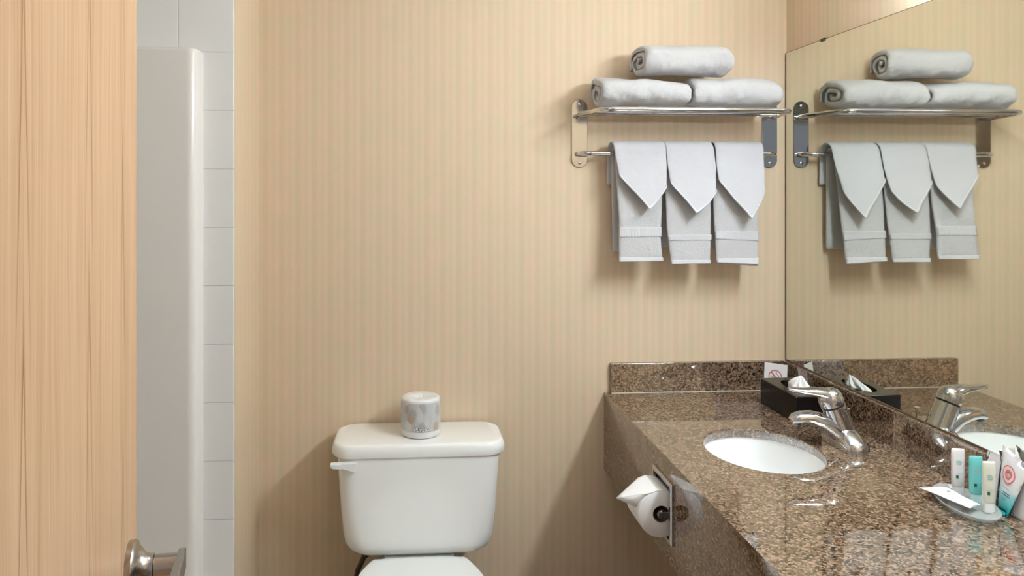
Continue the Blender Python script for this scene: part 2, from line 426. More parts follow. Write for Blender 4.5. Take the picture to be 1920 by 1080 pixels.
MB().loft(lathe((-.16,0,.15), (0,-1,0), [(0,.022),(.004,.022),(.005,.01),(.035,.01)], 20)).build('shutoff_valve', 'chrome', T)

# wrapped spare roll on the tank
R = thing('toilet_paper_roll', (.034, -.118, .7668), 'wrapped spare toilet roll in grey leaf print, standing on the toilet tank lid', 'toilet paper')
rx, ry, rz, rr = .034, -.118, .7668, .057
m = MB(); m.loft(lathe((rx,ry,rz), (0,0,1), [(0,rr-.006),(.002,rr-.002),(.006,rr),(.020,rr+.0004)], 64), True, False); m.build('wrapper_base', 'wrapw', R)
m = MB(); m.loft(lathe((rx,ry,rz), (0,0,1), [(.0195,rr+.0006),(.05,rr+.0010),(.096,rr+.0008),(.101,rr)], 64), False, False); m.build('printed_wrapper', 'wrap', R)
m = MB(); pr = []
for i, (h, r) in enumerate([(.1005,rr),(.1065,rr-.001),(.1095,rr-.005),(.1105,rr-.012),(.1105,.030),(.1095,.022),(.105,.014),(.100,.006),(.099,0)]):
    ring = []
    for j in range(64):
        a = 2*PI*j/64; dz = .0012*math.sin(9*a+i)*(1 if 2 < i < 8 else 0); ring.append((rx+r*math.cos(a), ry+r*math.sin(a), rz+h+dz))
    pr.append(ring)
m.loft(pr, False, True); m.build('wrapper_top', 'wrapw', R)
# brand lettering bent round the roll
def text_mesh(body, size):
    cu = bpy.data.curves.new('lettering', 'FONT'); cu.body = body; cu.size = size; cu.align_x = 'CENTER'
    cu.resolution_u = 4; cu.offset = .0003
    o = bpy.data.objects.new('lettering', cu); COL.objects.link(o)
    bpy.context.view_layer.update()
    me = o.evaluated_get(bpy.context.evaluated_depsgraph_get()).to_mesh()
    vs = [v.co.copy() for v in me.vertices]; fs = [tuple(p.vertices) for p in me.polygons]
    o.to_mesh_clear() if hasattr(o, 'to_mesh_clear') else None
    bpy.data.objects.remove(o); bpy.data.curves.remove(cu)
    return vs, fs
vs, fs = text_mesh('Purex.', .0165)
for nm, mt, r_, dx, dz in (('lettering_outline','dark_ink',rr+.0013,.0013,-.0012), ('lettering_outline','dark_ink',rr+.0013,-.0010,.0008), ('lettering','white_ink',rr+.0017,0,0)):
    m = MB(); V = []
    for v in vs:
        a = -PI/2 + .02 + (v.x+dx)/rr
        V.append((rx+r_*math.cos(a), ry+r_*math.sin(a), rz+.0235+v.y+dz))
    m.add(V, fs); m.build(nm, mt, R, sharp=0)

# ------------------------------------------------------------------ vanity counter
XF, ZT, YN = .608, .846, -1.80
BS = 1.182
V = thing('vanity_counter', (.9, -.9, .60), 'brown speckled granite vanity counter with a deep front apron and backsplashes', 'counter')
sx, sy, sa, sb = .861, -.545, .135, .160
m = MB(); N = 64
def boxring(z):
    out = []
    x0,x1,y0,y1 = XF+.0, XR-.0005, YN, -.0005
    for k in range(N):
        a = 2*PI*k/N; c, s_ = math.cos(a), math.sin(a)
        # ray from sink centre to the slab outline
        ts = []
        if c > 1e-9: ts.append((x1-sx)/c)
        if c < -1e-9: ts.append((x0-sx)/c)
        if s_ > 1e-9: ts.append((y1-sy)/s_)
        if s_ < -1e-9: ts.append((y0-sy)/s_)
        t_ = min(ts); out.append([sx+t_*c, sy+t_*s_, z])
    # snap the nearest vertices to the four corners
    for (qx, qy) in ((x0,y0),(x0,y1),(x1,y0),(x1,y1)):
        k = min(range(N), key=lambda i: (out[i][0]-qx)**2+(out[i][1]-qy)**2); out[k] = [qx, qy, z]
    return [tuple(p) for p in out]
rings = [boxring(ZT-.022), boxring(ZT), ell(sx,sy,sa+.003,sb+.003,ZT,N), ell(sx,sy,sa+.0008,sb+.0008,ZT-.0014,N), ell(sx,sy,sa,sb,ZT-.0035,N), ell(sx,sy,sa,sb,ZT-.022,N)]
m.loft(rings, closed=True); m.build('countertop', 'granite', V, sharp=12)
ya, yb_, za, zb = -.624, -.506, .662, .794
m = MB(); ys = [YN, ya, yb_, -.0005]; zs = [.605, za, zb, ZT-.022]
for i in range(3):
    for j in range(3):
        if (i, j) != (1, 1): m.box((XF, ys[i], zs[j]), (XF+.022, ys[i+1], zs[j+1]))
m.build('apron', 'granite', V, bevel=0)
MB().box((.626, -.018, ZT), (BS, -.0005, ZT+.0915)).build('backsplash', 'granite', V, bevel=.0012, seg=2)
MB().box((BS, YN, ZT), (XR-.0005, -.0005, ZT+.0915)).build('backsplash', 'granite', V, bevel=.0012, seg=2)

MB().tube([(.628,-.0195,ZT+.0008),(1.183,-.0195,ZT+.0008)], .0013, 8).build('caulk', 'caulk', V)
S = thing('sink', (sx, sy, .70), 'white oval undermount sink set in the granite counter', 'sink')
m = MB(); rings = []
for z, k in ((ZT-.022,1.16),(ZT-.0225,1.02),(ZT-.034,1.005),(ZT-.06,.98),(ZT-.09,.93),(ZT-.115,.82),(ZT-.135,.62),(ZT-.147,.36),(ZT-.150,.14)):
    rings.append(ell(sx, sy, sa*k, sb*k, z-.0006, 64))
m.loft(rings, False, False)
m.loft([ell(sx, sy, sa*1.16, sb*1.16, ZT-.0225, 64), ell(sx,sy,sa*1.1,sb*1.1,ZT-.05,64), ell(sx,sy,sa*.95,sb*.95,ZT-.12,64), ell(sx,sy,sa*.5,sb*.5,ZT-.165,64), ell(sx,sy,sa*.14,sb*.14,ZT-.168,64)], False, False)
m.build('basin', 'basin', S)
MB().loft(lathe((sx,sy,ZT-.154),(0,0,1),[(0,.021),(.005,.021),(.007,.018),(.004,.014),(.007,.010),(.009,0)],28)).build('drain', 'chrome', S)

# ------------------------------------------------------------------ faucet
F = thing('faucet', (1.08, -.535, ZT), 'chrome single lever faucet behind the oval sink', 'faucet')
fx, fy = 1.080, -.535
m = MB(); rings = []
for z, wx, dy in ((0,.062,.152),(.010,.063,.153),(.018,.060,.147),(.026,.056,.133),(.034,.052,.113),(.041,.047,.090),(.047,.040,.064),(.050,.030,.040)):
    rings.append(rrect(fx-.004-z*.12, fy, wx, dy, wx*.49, ZT+.0003+z))
m.loft(rings); m.build('base_plate', 'chrome', F)
A0 = Vector((fx, fy, ZT+.012)); A1 = Vector((1.043, fy, .950)); ax = (A1-A0).normalized(); LN = (A1-A0).length
MB().loft(lathe(A0, ax, [(0,.034),(.02,.0310),(.05,.0295),(LN-.004,.0285),(LN-.003,.0265)],36)).build('body', 'chrome', F)
MB().loft(lathe(A0, ax, [(LN-.003,.0265),(LN+.0005,.0265)],36)).build('seal_ring', 'rubber', F)
m = MB().loft(lathe(A0, ax, [(LN+.0005,.0288),(LN+.010,.0298),(LN+.020,.0288),(LN+.030,.0250),(LN+.037,.018),(LN+.0405,.009),(LN+.041,0)],36))
m.tube([(1.046,-.535,.968),(1.020,-.534,.977),(.998,-.532,.981),(.975,-.530,.982),(.955,-.528,.984),(.942,-.527,.986),(.934,-.5265,.987)], None, 20,
       flat=[(.022,.014),(.0235,.014),(.019,.011),(.0150,.0080),(.0140,.0065),(.0125,.0055),(.006,.003)])
m.build('lever_handle', 'chrome', F)
m = MB().tube([(1.078,-.535,.866),(1.05,-.5345,.888),(1.02,-.533,.908),(.99,-.531,.917),(.965,-.529,.918),(.949,-.528,.914),(.941,-.5275,.909)], None, 24,
       flat=[(.032,.024),(.028,.0225),(.0250,.0195),(.0225,.0165),(.021,.0145),(.0190,.0125),(.012,.008)])
m.build('spout', 'chrome', F)
MB().loft(lathe((.955,-.528,.910),(-.12,0,-1),[(0,.011),(.010,.0108),(.012,.0095)],24)).build('aerator', 'dchrome', F)
m = MB().tube([(1.101,-.500,.8465),(1.101,-.500,.922)], .0024, 10)
m.loft(lathe((1.101,-.500,.918),(0,0,1),[(0,.003),(.004,.0045),(.007,.0078),(.009,.0078),(.0105,.006)],20)); m.build('lift_rod', 'chrome', F)

# ------------------------------------------------------------------ wall mirror
W_ = thing('wall_mirror', (XR, -.85, 1.42), 'large frameless wall mirror over the backsplash, reflecting the towels', 'mirror')
MB().box((XR-.006, -1.70, ZT+.0935), (XR-.0008, -.008, 1.912)).build('glass', 'mirror', W_, sharp=30)
MB().box((XR-.0066, -.0085, ZT+.0925), (XR-.0005, -.0045, 1.912)).build('edge_channel', 'edge', W_)
MB().box((XR-.0075, -1.70, ZT+.0918), (XR-.0005, -.0085, ZT+.0955)).build('edge_channel', 'edge', W_)
MB().box((XR-.0064, -1.70, 1.912), (XR-.0008, -.0085, 1.9133)).build('top_edge', 'edge', W_)
for y in (-.225, -1.3): MB().box((XR-.009, y-.010, 1.907), (XR-.0005, y+.010, 1.9165)).build('clip', 'clip', W_, bevel=.001)

# ------------------------------------------------------------------ towel shelf
H = thing('towel_shelf', (.836, 0, 1.655), 'chrome wall mounted hotel towel shelf with a towel bar below', 'towel rack')
zs_, zb_ = 1.710, 1.590
for x in (.530, 1.141):
    m = MB()
    def pill(y, r):
        out = []
        for k in range(17): a = PI*k/16; out.append((x+r*math.cos(a), y, 1.7605-.025+r*math.sin(a)))
        for k in range(17): a = PI+PI*k/16; out.append((x+r*math.cos(a), y, 1.5480+.025+r*math.sin(a)))
        return out
    m.loft([pill(-.0006,.025), pill(-.004,.025), pill(-.0052,.0238)]); pl = m.build('wall_plate', 'plate', H)
    for z in (1.745, 1.563):
        MB().loft(lathe((x,-.0052,z),(0,-1,0),[(0,.0055),(.0015,.0052),(.0026,.003),(.0028,0)],16)).build('screw', 'chrome', pl)
def bent(pts, r, n=7):
    """polyline with rounded corners"""
    P = [Vector(p) for p in pts]; out = [P[0]]
    for i in range(1, len(P)-1):
        a = (P[i-1]-P[i]).normalized(); b = (P[i+1]-P[i]).normalized()
        rr_ = r[i-1] if isinstance(r, (list,tuple)) else r
        p0 = P[i]+a*rr_; p2 = P[i]+b*rr_
        for k in range(n+1):
            u = k/n; out.append(p0*(1-u)**2 + P[i]*2*u*(1-u) + p2*u*u)
    out.append(P[-1]); return out
MB().tube(bent([(.522,-.004,zs_-.004),(.522,-.03,zs_),(.556,-.2,zs_),(1.112,-.2,zs_),(1.150,-.03,zs_),(1.150,-.004,zs_-.004)], [.012,.04,.04,.012]), .0078, 14).build('shelf_frame', 'chrome', H)
for y in (-.065, -.135):
    f = abs(y+.03)/.17; MB().tube([(.522+.034*f,y,zs_-.001),(1.150-.038*f,y,zs_-.001)], .0042, 10).build('shelf_rod', 'chrome', H)
MB().tube(bent([(.522,-.004,zb_),(.528,-.05,zb_),(1.143,-.05,zb_),(1.149,-.004,zb_)], [.035,.035], 8), .0078, 14).build('towel_bar', 'chrome', H)

# folded bath towels on the shelf ------------------------------------------------
def towel_roll(o, x0, x1, yc, a, zb0, hfun, turns, th, seed, skew=0):
    """a flat rolled bath towel: a spiral sheet in the y-z plane drawn out along x"""
    n = int(40*turns); spi = []
    for k in range(n+1):
        u = k/n; ang = -PI/2 + 1.25 + 2*PI*turns*u
        sh = 1-u*.86
        rad = lambda q: math.copysign(abs(q)**.8, q)
        spi.append((rad(math.cos(ang))*(a-th/2)*sh, rad(math.sin(ang))*sh))
    nx = 54; rings = []
    for i in range(nx+1):
        f = i/nx; x = x0 + (x1-x0)*f
        e = min(f, 1-f)*(x1-x0); edge = 1 - .14*max(0, 1-e/.016)**2
        ring = []
        P2 = []
        for k, (py, pz) in enumerate(spi):
            hy_ = hfun(py/a, f)               # half height at this depth
            P2.append(Vector((py*edge, pz*(hy_-th/2)*edge)))
        outer, inner = [], []
        for k, p in enumerate(P2):
            d = (P2[min(k+1, n)] - P2[max(k-1, 0)]).normalized(); nn = Vector((d.y, -d.x))
            hw = th/2*(1 - .0*edge)
            outer.append(p + nn*hw); inner.append(p - nn*hw)
        for q, p in enumerate(outer + inner[::-1]):
            yy, zz = yc + p.x, zb0 + hfun(p.x/a, f) + p.y
            lay = q % (2*n+2)
            w1 = nz(x+seed, yy, zz, 10)*.009 + nz(x, yy+seed, zz, 34)*.0036 + nz(x, yy+seed, zz, 95)*.0018
            xx = x + (skew*(p.x/a)) + (nz(yy*1.0, zz*1.0, seed, 40)*.006)*(1 if f < .5 else -1)*(1-min(1, e/.05))
            ring.append((xx, yy + w1, zz + w1*.8 + nz(x, yy, seed, 9)*.003))
        rings.append(ring)
    m = MB(); L = len(rings[0]); h = L//2
    vs = [p for r in rings for p in r]; fs = []
    for i in range(nx):
        for j in range(L):
            k = (j+1) % L; fs.append((i*L+j, i*L+k, (i+1)*L+k, (i+1)*L+j))
    for b in (0, nx*L):
        for j in range(h-1): fs.append((b+j, b+j+1, b+L-2-j, b+L-1-j))
    m.add(vs, fs)
    ob = m.build('rolled_towel', 'terry', None, sharp=0, sub=1)
    return ob
base = zs_+.0035
o = towel_roll(None, .556, .824, -.112, .090, base, lambda q, f: .0475 + .020*max(0, q)*(1-f*.8) - .003*f + (.004*math.sin(3.2*f)), 2.1, .0145, 3)
tag(o, 'white rolled bath towel at the lower left of the shelf, under the top one', 'towel', 'bath towels on the shelf')
o = towel_roll(None, .832, 1.100, -.112, .090, base, lambda q, f: .0525 + .006*q - .004*(2*f-1)**2 + .002*f, 2.1, .0150, 11)
tag(o, 'white rolled bath towel at the lower right of the shelf, beside the mirror', 'towel', 'bath towels on the shelf')
o = towel_roll(None, .684, .948, -.110, .082, base+.0945, lambda q, f: .0535 - .002*f + .002*q, 2.4, .0125, 23, -.010)
tag(o, 'white rolled bath towel lying on top of the two others', 'towel', 'bath towels on the shelf')

# hanging hand towels and pointed washcloths ----------------------------------------
YB = -.05
def drape(name, mat, xl, xr, Lf, Lb, r, th, slope, seed, parent=None, rows=44, cols=22, amp=.003, yback=0, d0=None, out=0.0, sub=1):
    """cloth hung over the bar; xl/xr: tables of edge x against drop, Lf(t): drop of the front edge across the width"""
    def point(d, t):
        x = lerp(xl, abs(d) if d > 0 else d) * (1-t) + lerp(xr, abs(d) if d > 0 else d) * t
        q = PI/2*r
        if abs(d) < q: a = d/r; y, z, ny, nz_ = YB - r*math.sin(a), zb_ + r*math.cos(a), -math.sin(a), math.cos(a)
        elif d > 0: dd = d-q; y, z, ny, nz_ = YB - r - slope*dd, zb_ - dd, -1, 0
        else: dd = -d-q; y, z, ny, nz_ = YB + r + .02*dd, zb_ - dd, 1, 0
        wv = nz(x*1.0+seed, d*1.0, seed, 16)*amp + nz(x+seed*2, d, seed, 40)*amp*.35
        y += wv*(-1 if d > 0 else .3)
        return Vector((x, y, z)), Vector((0, ny, nz_))
    A, B = [], []
    for i in range(rows+1):
        s_ = i/rows; ra, rb_ = [], []
        for j in range(cols+1):
            t_ = j/cols; lf = Lf(t_); dmin = -Lb if d0 is None else (d0(t_) if callable(d0) else d0)
            d = dmin + (lf-dmin)*s_
            p, nn = point(d, t_)
            e = min(t_, 1-t_)*cols; k = .45 if e < .5 else (.85 if e < 1.5 else 1)
            k *= .55 if i in (0, rows) else 1
            ra.append(p + nn*(th/2*k+out)); rb_.append(p - nn*(th/2*k-out))
        A.append(ra); B.append(rb_)
    m = MB(); n = cols+1; R_ = rows+1
    vs = [p for r_ in A for p in r_] + [p for r_ in B for p in r_]; k = n*R_; fs = []
    for i in range(rows):
        for j in range(cols):
            fs.append((i*n+j, i*n+j+1, (i+1)*n+j+1, (i+1)*n+j)); fs.append((k+i*n+j, k+(i+1)*n+j, k+(i+1)*n+j+1, k+i*n+j+1))
        fs.append((i*n, (i+1)*n, k+(i+1)*n, k+i*n)); fs.append((i*n+cols, k+i*n+cols, k+(i+1)*n+cols, (i+1)*n+cols))
    for j in range(cols):
        fs.append((j, k+j, k+j+1, j+1)); fs.append((rows*n+j, rows*n+j+1, k+rows*n+j+1, k+rows*n+j))
    m.add(vs, fs)
    return m.build(name, mat, parent, sharp=0, sub=sub)
def hand_towel(label, xl, xr, bot, seed, band, back, weave='terry_cloth'):
    rH = .020; q = PI/2*rH
    drop = lambda z: q + (zb_ - z)
    root = thing('hand_towel', ((xl[0][1]+xr[0][1])/2, YB, zb_), label, 'towel', 'hand towels on the bar')
    Lf = lambda t_: drop(bot[0])*(1-t_) + drop(bot[1])*t_
    drape('cloth', 'terry', xl, xr, Lf, drop(back), rH, .015, .105, seed, root)
    # woven border and hem, very slightly raised on the front panel
    f = lambda z0, z1, mat, nm: drape(nm, mat, xl, xr, lambda t_: drop(z1 + (bot[1]-bot[0])*t_*.6), 0, rH, .0034, .105, seed, root, rows=10, cols=22, d0=drop(z0), out=.0072, sub=0)
    f(band[0], band[1], weave, 'woven_border'); f(bot[0]+.014, bot[0]+.002, 'hem', 'hem')
hand_towel('white hand towel hanging at the left end of the bar, farthest from the mirror', [(-.40,.630),(0,.622),(.12,.626),(.24,.630),(.36,.626)], [(-.4,.775),(0,.772),(.2,.764),(.28,.757),(.36,.760)], (1.262,1.264), 2.0, (1.366,1.336), 1.287, 'ribbed')
hand_towel('white hand towel hanging in the middle of the bar between two others', [(-.40,.784),(0,.778),(.12,.775),(.26,.776),(.36,.786)], [(-.4,.920),(0,.922),(.24,.914),(.36,.906)], (1.254,1.256), 5.3, (1.343,1.325), 1.30)
hand_towel('white hand towel hanging at the right end of the bar, next to the mirror', [(-.40,.940),(0,.928),(.2,.923),(.36,.926)], [(-.4,1.07),(0,1.074),(.2,1.064),(.36,1.055)], (1.258,1.246), 8.1, (1.353,1.330), 1.29)
def washcloth(label, xl, xr, left_z, tip, right_z, seed):
    rW = .0345; q = PI/2*rW; drop = lambda z: q + (zb_ - z)
    root = thing('washcloth', ((xl[0][1]+xr[0][1])/2, YB, zb_+.03), label, 'washcloth', 'pointed washcloths over the hand towels')
    def Lf(t_):
        tt = tip[0]
        if t_ < tt: u = t_/tt; return drop(left_z)*(1-u) + drop(tip[1])*u + .006*math.sin(PI*u)
        u = (t_-tt)/(1-tt); return drop(tip[1])*(1-u) + drop(right_z)*u + .010*math.sin(PI*u)
    drape('cloth', 'terry_cloth', xl, xr, Lf, .15, rW, .0085, .30, seed, root, rows=40, cols=26, amp=.003)
    drape('hem', 'hem', xl, xr, Lf, 0, rW, .0020, .30, seed, root, rows=3, cols=26, amp=.003, d0=lambda t_: Lf(t_)-.009, out=.0040, sub=0)
washcloth('white washcloth folded to a point over the left hand towel', [(-.2,.612),(0,.615),(.06,.620),(.16,.632),(.25,.66)], [(-.2,.780),(0,.780),(.1,.776),(.17,.768),(.25,.740)], 1.520, (.60,1.420), 1.487, 1.7)
washcloth('white washcloth folded to a point over the middle hand towel', [(-.2,.783),(0,.779),(.08,.778),(.16,.783),(.25,.80)], [(-.2,.930),(0,.928),(.1,.928),(.2,.916),(.26,.885)], 1.498, (.52,1.408), 1.472, 4.4)
washcloth('white washcloth folded to a point over the right hand towel', [(-.2,.938),(0,.934),(.1,.930),(.2,.934),(.26,.96)], [(-.2,1.086),(0,1.088),(.1,1.080),(.2,1.066),(.26,1.045)], 1.505, (.66,1.391), 1.470, 7.7)

# ------------------------------------------------------------------ tissue box, tissue and card
B_ = thing('tissue_box', (1.10, -.25, ZT), 'gloss black tissue box cover in the counter corner behind the faucet', 'tissue box')
bx, by, bw, bd, z0, z1 = 1.101, -.250, .114, .208, ZT+.0005, ZT+.0725
m = MB(); Nn = 36
m.loft([rrect(bx,by,bw,bd,.002,z0), rrect(bx,by,bw,bd,.003,z1-.002), rrect(bx,by,bw-.003,bd-.003,.003,z1),
        [(bx+.030*math.cos(2*PI*k/36+PI/4-PI/4)*1.0, by+.072*math.sin(2*PI*k/36), z1) for k in range(36)],
        [(bx+.029*math.cos(2*PI*k/36), by+.071*math.sin(2*PI*k/36), z1-.006) for k in range(36)]], True, False)
m.build('cover', 'black', B_, sharp=30)
MB().loft([ell(bx,by,.029,.071,z1-.006,36), ell(bx,by,.029,.071,z1-.030,36)], False, True).build('opening', 'boxin', B_)
# pulled tissue
m = MB(); rows = []
prof = [(z1-.028,.022,.050),(z1-.006,.024,.046),(z1+.003,.023,.038),(z1+.011,.018,.027),(z1+.019,.011,.015),(z1+.025,.005,.006),(z1+.0275,.0012,.0018)]
for i, (z, a, b) in enumerate(prof):
    r_ = []
    for k in range(40):
        an = 2*PI*k/40; q = 1 + .20*math.sin(5*an+i*.7) + .16*math.sin(9*an-i*.4) + .08*math.sin(17*an)
        r_.append((bx+.008+a*.8*q*math.cos(an) + .012*max(0, i-1)/5, by-.006+b*q*math.sin(an)+.020*max(0, i-1)/5, z + (.004*math.sin(3*an) if 1 < i < 5 else 0)))
    rows.append(r_)
m.loft(rows, False, True)
tag(m.build('tissue', 'tissue', None, sharp=60), 'white tissue sticking up out of the black tissue box', 'tissue')

K = thing('no_smoking_card', (1.14, -.045, ZT), 'white no smoking tent card leaning in the corner behind the tissue box', 'sign')
c0 = Vector((1.113,-.026,0)); c1 = Vector((1.164,-.072,0)); cu = (c1-c0).normalized(); cn = Vector((-cu.y*-1, cu.x*-1, 0)); cn = Vector((cu.y, -cu.x, 0))
ctop, cbot = .9365, ZT+.0008; cw = (c1-c0).length
back = Vector((0.012, .010, 0))
def cp(u, v, d=0):
    """u across, v up, 0..1; leans back towards the backsplash"""
    p = c0 + cu*(cw*u) + cn*(.012*(1-v) + d - .004); return (p.x, p.y, cbot + (ctop-cbot)*v)
m = MB(); m.loft([[cp(0,0), cp(1,0), cp(1,1), cp(0,1)], [cp(0,0,-.0008), cp(1,0,-.0008), cp(1,1,-.0008), cp(0,1,-.0008)]])
m.build('card', 'card', K, sharp=20)
Hh = ctop-cbot
def cq(x, z, d): return cp(x/cw, z/Hh, d)
ring = []; cxx, czz, r1, r2 = cw*.49, Hh*.56, .0200, .0178
m = MB(); Nn = 40
m.loft([[cq(cxx+r1*math.cos(2*PI*k/Nn), czz+r1*math.sin(2*PI*k/Nn), .0005) for k in range(Nn)], [cq(cxx+r2*math.cos(2*PI*k/Nn), czz+r2*math.sin(2*PI*k/Nn), .0005) for k in range(Nn)]], False, False)
a = math.radians(135); dx, dz = math.cos(a), math.sin(a); px, pz = -dz*.0011, dx*.0011
m.add([cq(cxx+dx*r2+px, czz+dz*r2+pz, .0006), cq(cxx-dx*r2+px, czz-dz*r2+pz, .0006), cq(cxx-dx*r2-px, czz-dz*r2-pz, .0006), cq(cxx+dx*r2-px, czz+dz*r2-pz, .0006)], [(0,1,2,3)])
m.build('prohibition_ring', 'red', K, sharp=0)
m = MB()
m.add([cq(cxx-.012, czz-.004, .0004), cq(cxx+.013, czz-.004, .0004), cq(cxx+.013, czz-.0005, .0004), cq(cxx-.012, czz-.0005, .0004)], [(0,1,2,3)])
sm = [(0.011,.001),(.010,.004),(.006,.007),(.003,.010),(.003,.0135),(.006,.0155)]
for (xa, za_), (xb, zb2) in zip(sm, sm[1:]):
    m.add([cq(cxx+xa-.0014, czz+za_, .0004), cq(cxx+xa+.0014, czz+za_, .0004), cq(cxx+xb+.0014, czz+zb2, .0004), cq(cxx+xb-.0014, czz+zb2, .0004)], [(0,1,2,3)])
m.build('cigarette_symbol', 'grey_ink', K, sharp=0)

# ------------------------------------------------------------------ recessed toilet paper holder and roll
P = thing('toilet_paper_holder', (XF, -.565, .728), 'chrome recessed toilet paper holder set into the granite apron', 'toilet paper holder')
m = MB(); y0, y1, zz0, zz1 = -.633, -.497, .657, .799; e = .0095
def yz(x, ya_, yb2, za_, zb2): return [(x,ya_,za_),(x,yb2,za_),(x,yb2,zb2),(x,ya_,zb2)]
m.loft([yz(XF-.0005,y0,y1,zz0,zz1), yz(XF-.005,y0,y1,zz0,zz1), yz(XF-.0075,y0+.003,y1-.003,zz0+.003,zz1-.003), yz(XF-.0075,y0+e,y1-e,zz0+e,zz1-e), yz(XF-.0005,y0+e,y1-e,zz0+e,zz1-e)], closed=True)
m.build('frame', 'chrome', P, sharp=25)
m = MB(); g = .0006
m.loft([yz(XF+.001,ya+g,yb_-g,za+g,zb-g), yz(XF+.06,ya+.004,yb_-.004,za+.006,zb-.006), yz(XF+.072,ya+.012,yb_-.012,za+.02,zb-.02)], False, True)
m.build('recess_box', 'dchrome', P)
RC = Vector((.585, 0, .7245))
MB().loft(lathe((RC.x, -.6205, RC.z), (0,1,0), [(0,.008),(.004,.0115),(.012,.0125),(.0135,.0105),(.0965,.0105),(.098,.0125),(.106,.0115),(.110,.008)], 24)).build('roller', 'dchrome', P)
for y in (-.6215, -.5085):
    MB().box((RC.x-.004, y-.0008 if y < -.55 else y-.0032, RC.z-.008), (XF+.03, y+.0032 if y < -.55 else y+.0008, RC.z+.008)).build('post', 'dchrome', P, bevel=.001)
Q = thing('toilet_paper_roll', (RC.x, -.565, RC.z), 'open toilet roll in the chrome holder with its end folded to a point', 'toilet paper')
ra_, ri = .0545, .0200; yA, yB2 = -.613, -.517
m = MB()
def rc(r, y, n=64): return [(RC.x+r*math.cos(2*PI*k/n), y, RC.z+r*math.sin(2*PI*k/n)) for k in range(n)]
m.loft([rc(ri,yA), rc(ra_-.001,yA), rc(ra_,yA+.001), rc(ra_,yB2-.001), rc(ra_-.001,yB2), rc(ri,yB2)], False, False)
m.build('paper', 'paper', Q, sharp=50)
MB().loft([rc(ri+.0003,yA+.0005), rc(ri-.001,yA+.0005), rc(ri-.001,yB2-.0005), rc(ri+.0003,yB2-.0005)], closed=True).build('cardboard_core', 'core', Q, sharp=50)
# folded triangular end: leaves the roll at its top, narrows to a tip, with a tucked underside
m = MB(); tip = Vector((.489, -.570, .746)); rows = []
arc = [(80,1),(100,1),(118,1)]
top = []
for a_, _ in arc:
    a_ = math.radians(a_); r_ = ra_+.0012
    top.append([Vector((RC.x+r_*math.cos(a_), yA+(yB2-yA)*j/12, RC.z+r_*math.sin(a_))) for j in range(13)])
last = top[-1]
for s_ in (.25, .5, .75, .97):
    row = []
    for j in range(13):
        u = j/12; ed = last[0].lerp(last[-1], u); mid = (yA+yB2)/2
        p = ed.lerp(tip, s_); p.z += .003*math.sin(PI*s_)*(1-abs(2*u-1)); row.append(p)
    top.append(row)
m.grid(top)
# side tucks running from the fold back down to the roll
for j in (0, 12):
    y = yA+.0006 if j == 0 else yB2-.0006
    rows = []
    for s_ in (0, .33, .66, .97):
        a_ = last[j].lerp(tip, s_)
        an = math.radians(118+52*s_); b_ = Vector((RC.x+(ra_+.001)*math.cos(an), y + ((yA+yB2)/2-y)*s_*.35, RC.z+(ra_+.001)*math.sin(an)))
        rows.append([a_, a_.lerp(b_, .5), b_])
    m.grid(rows)
m.build('folded_end', 'paper', Q, sharp=25, solid=.0012)

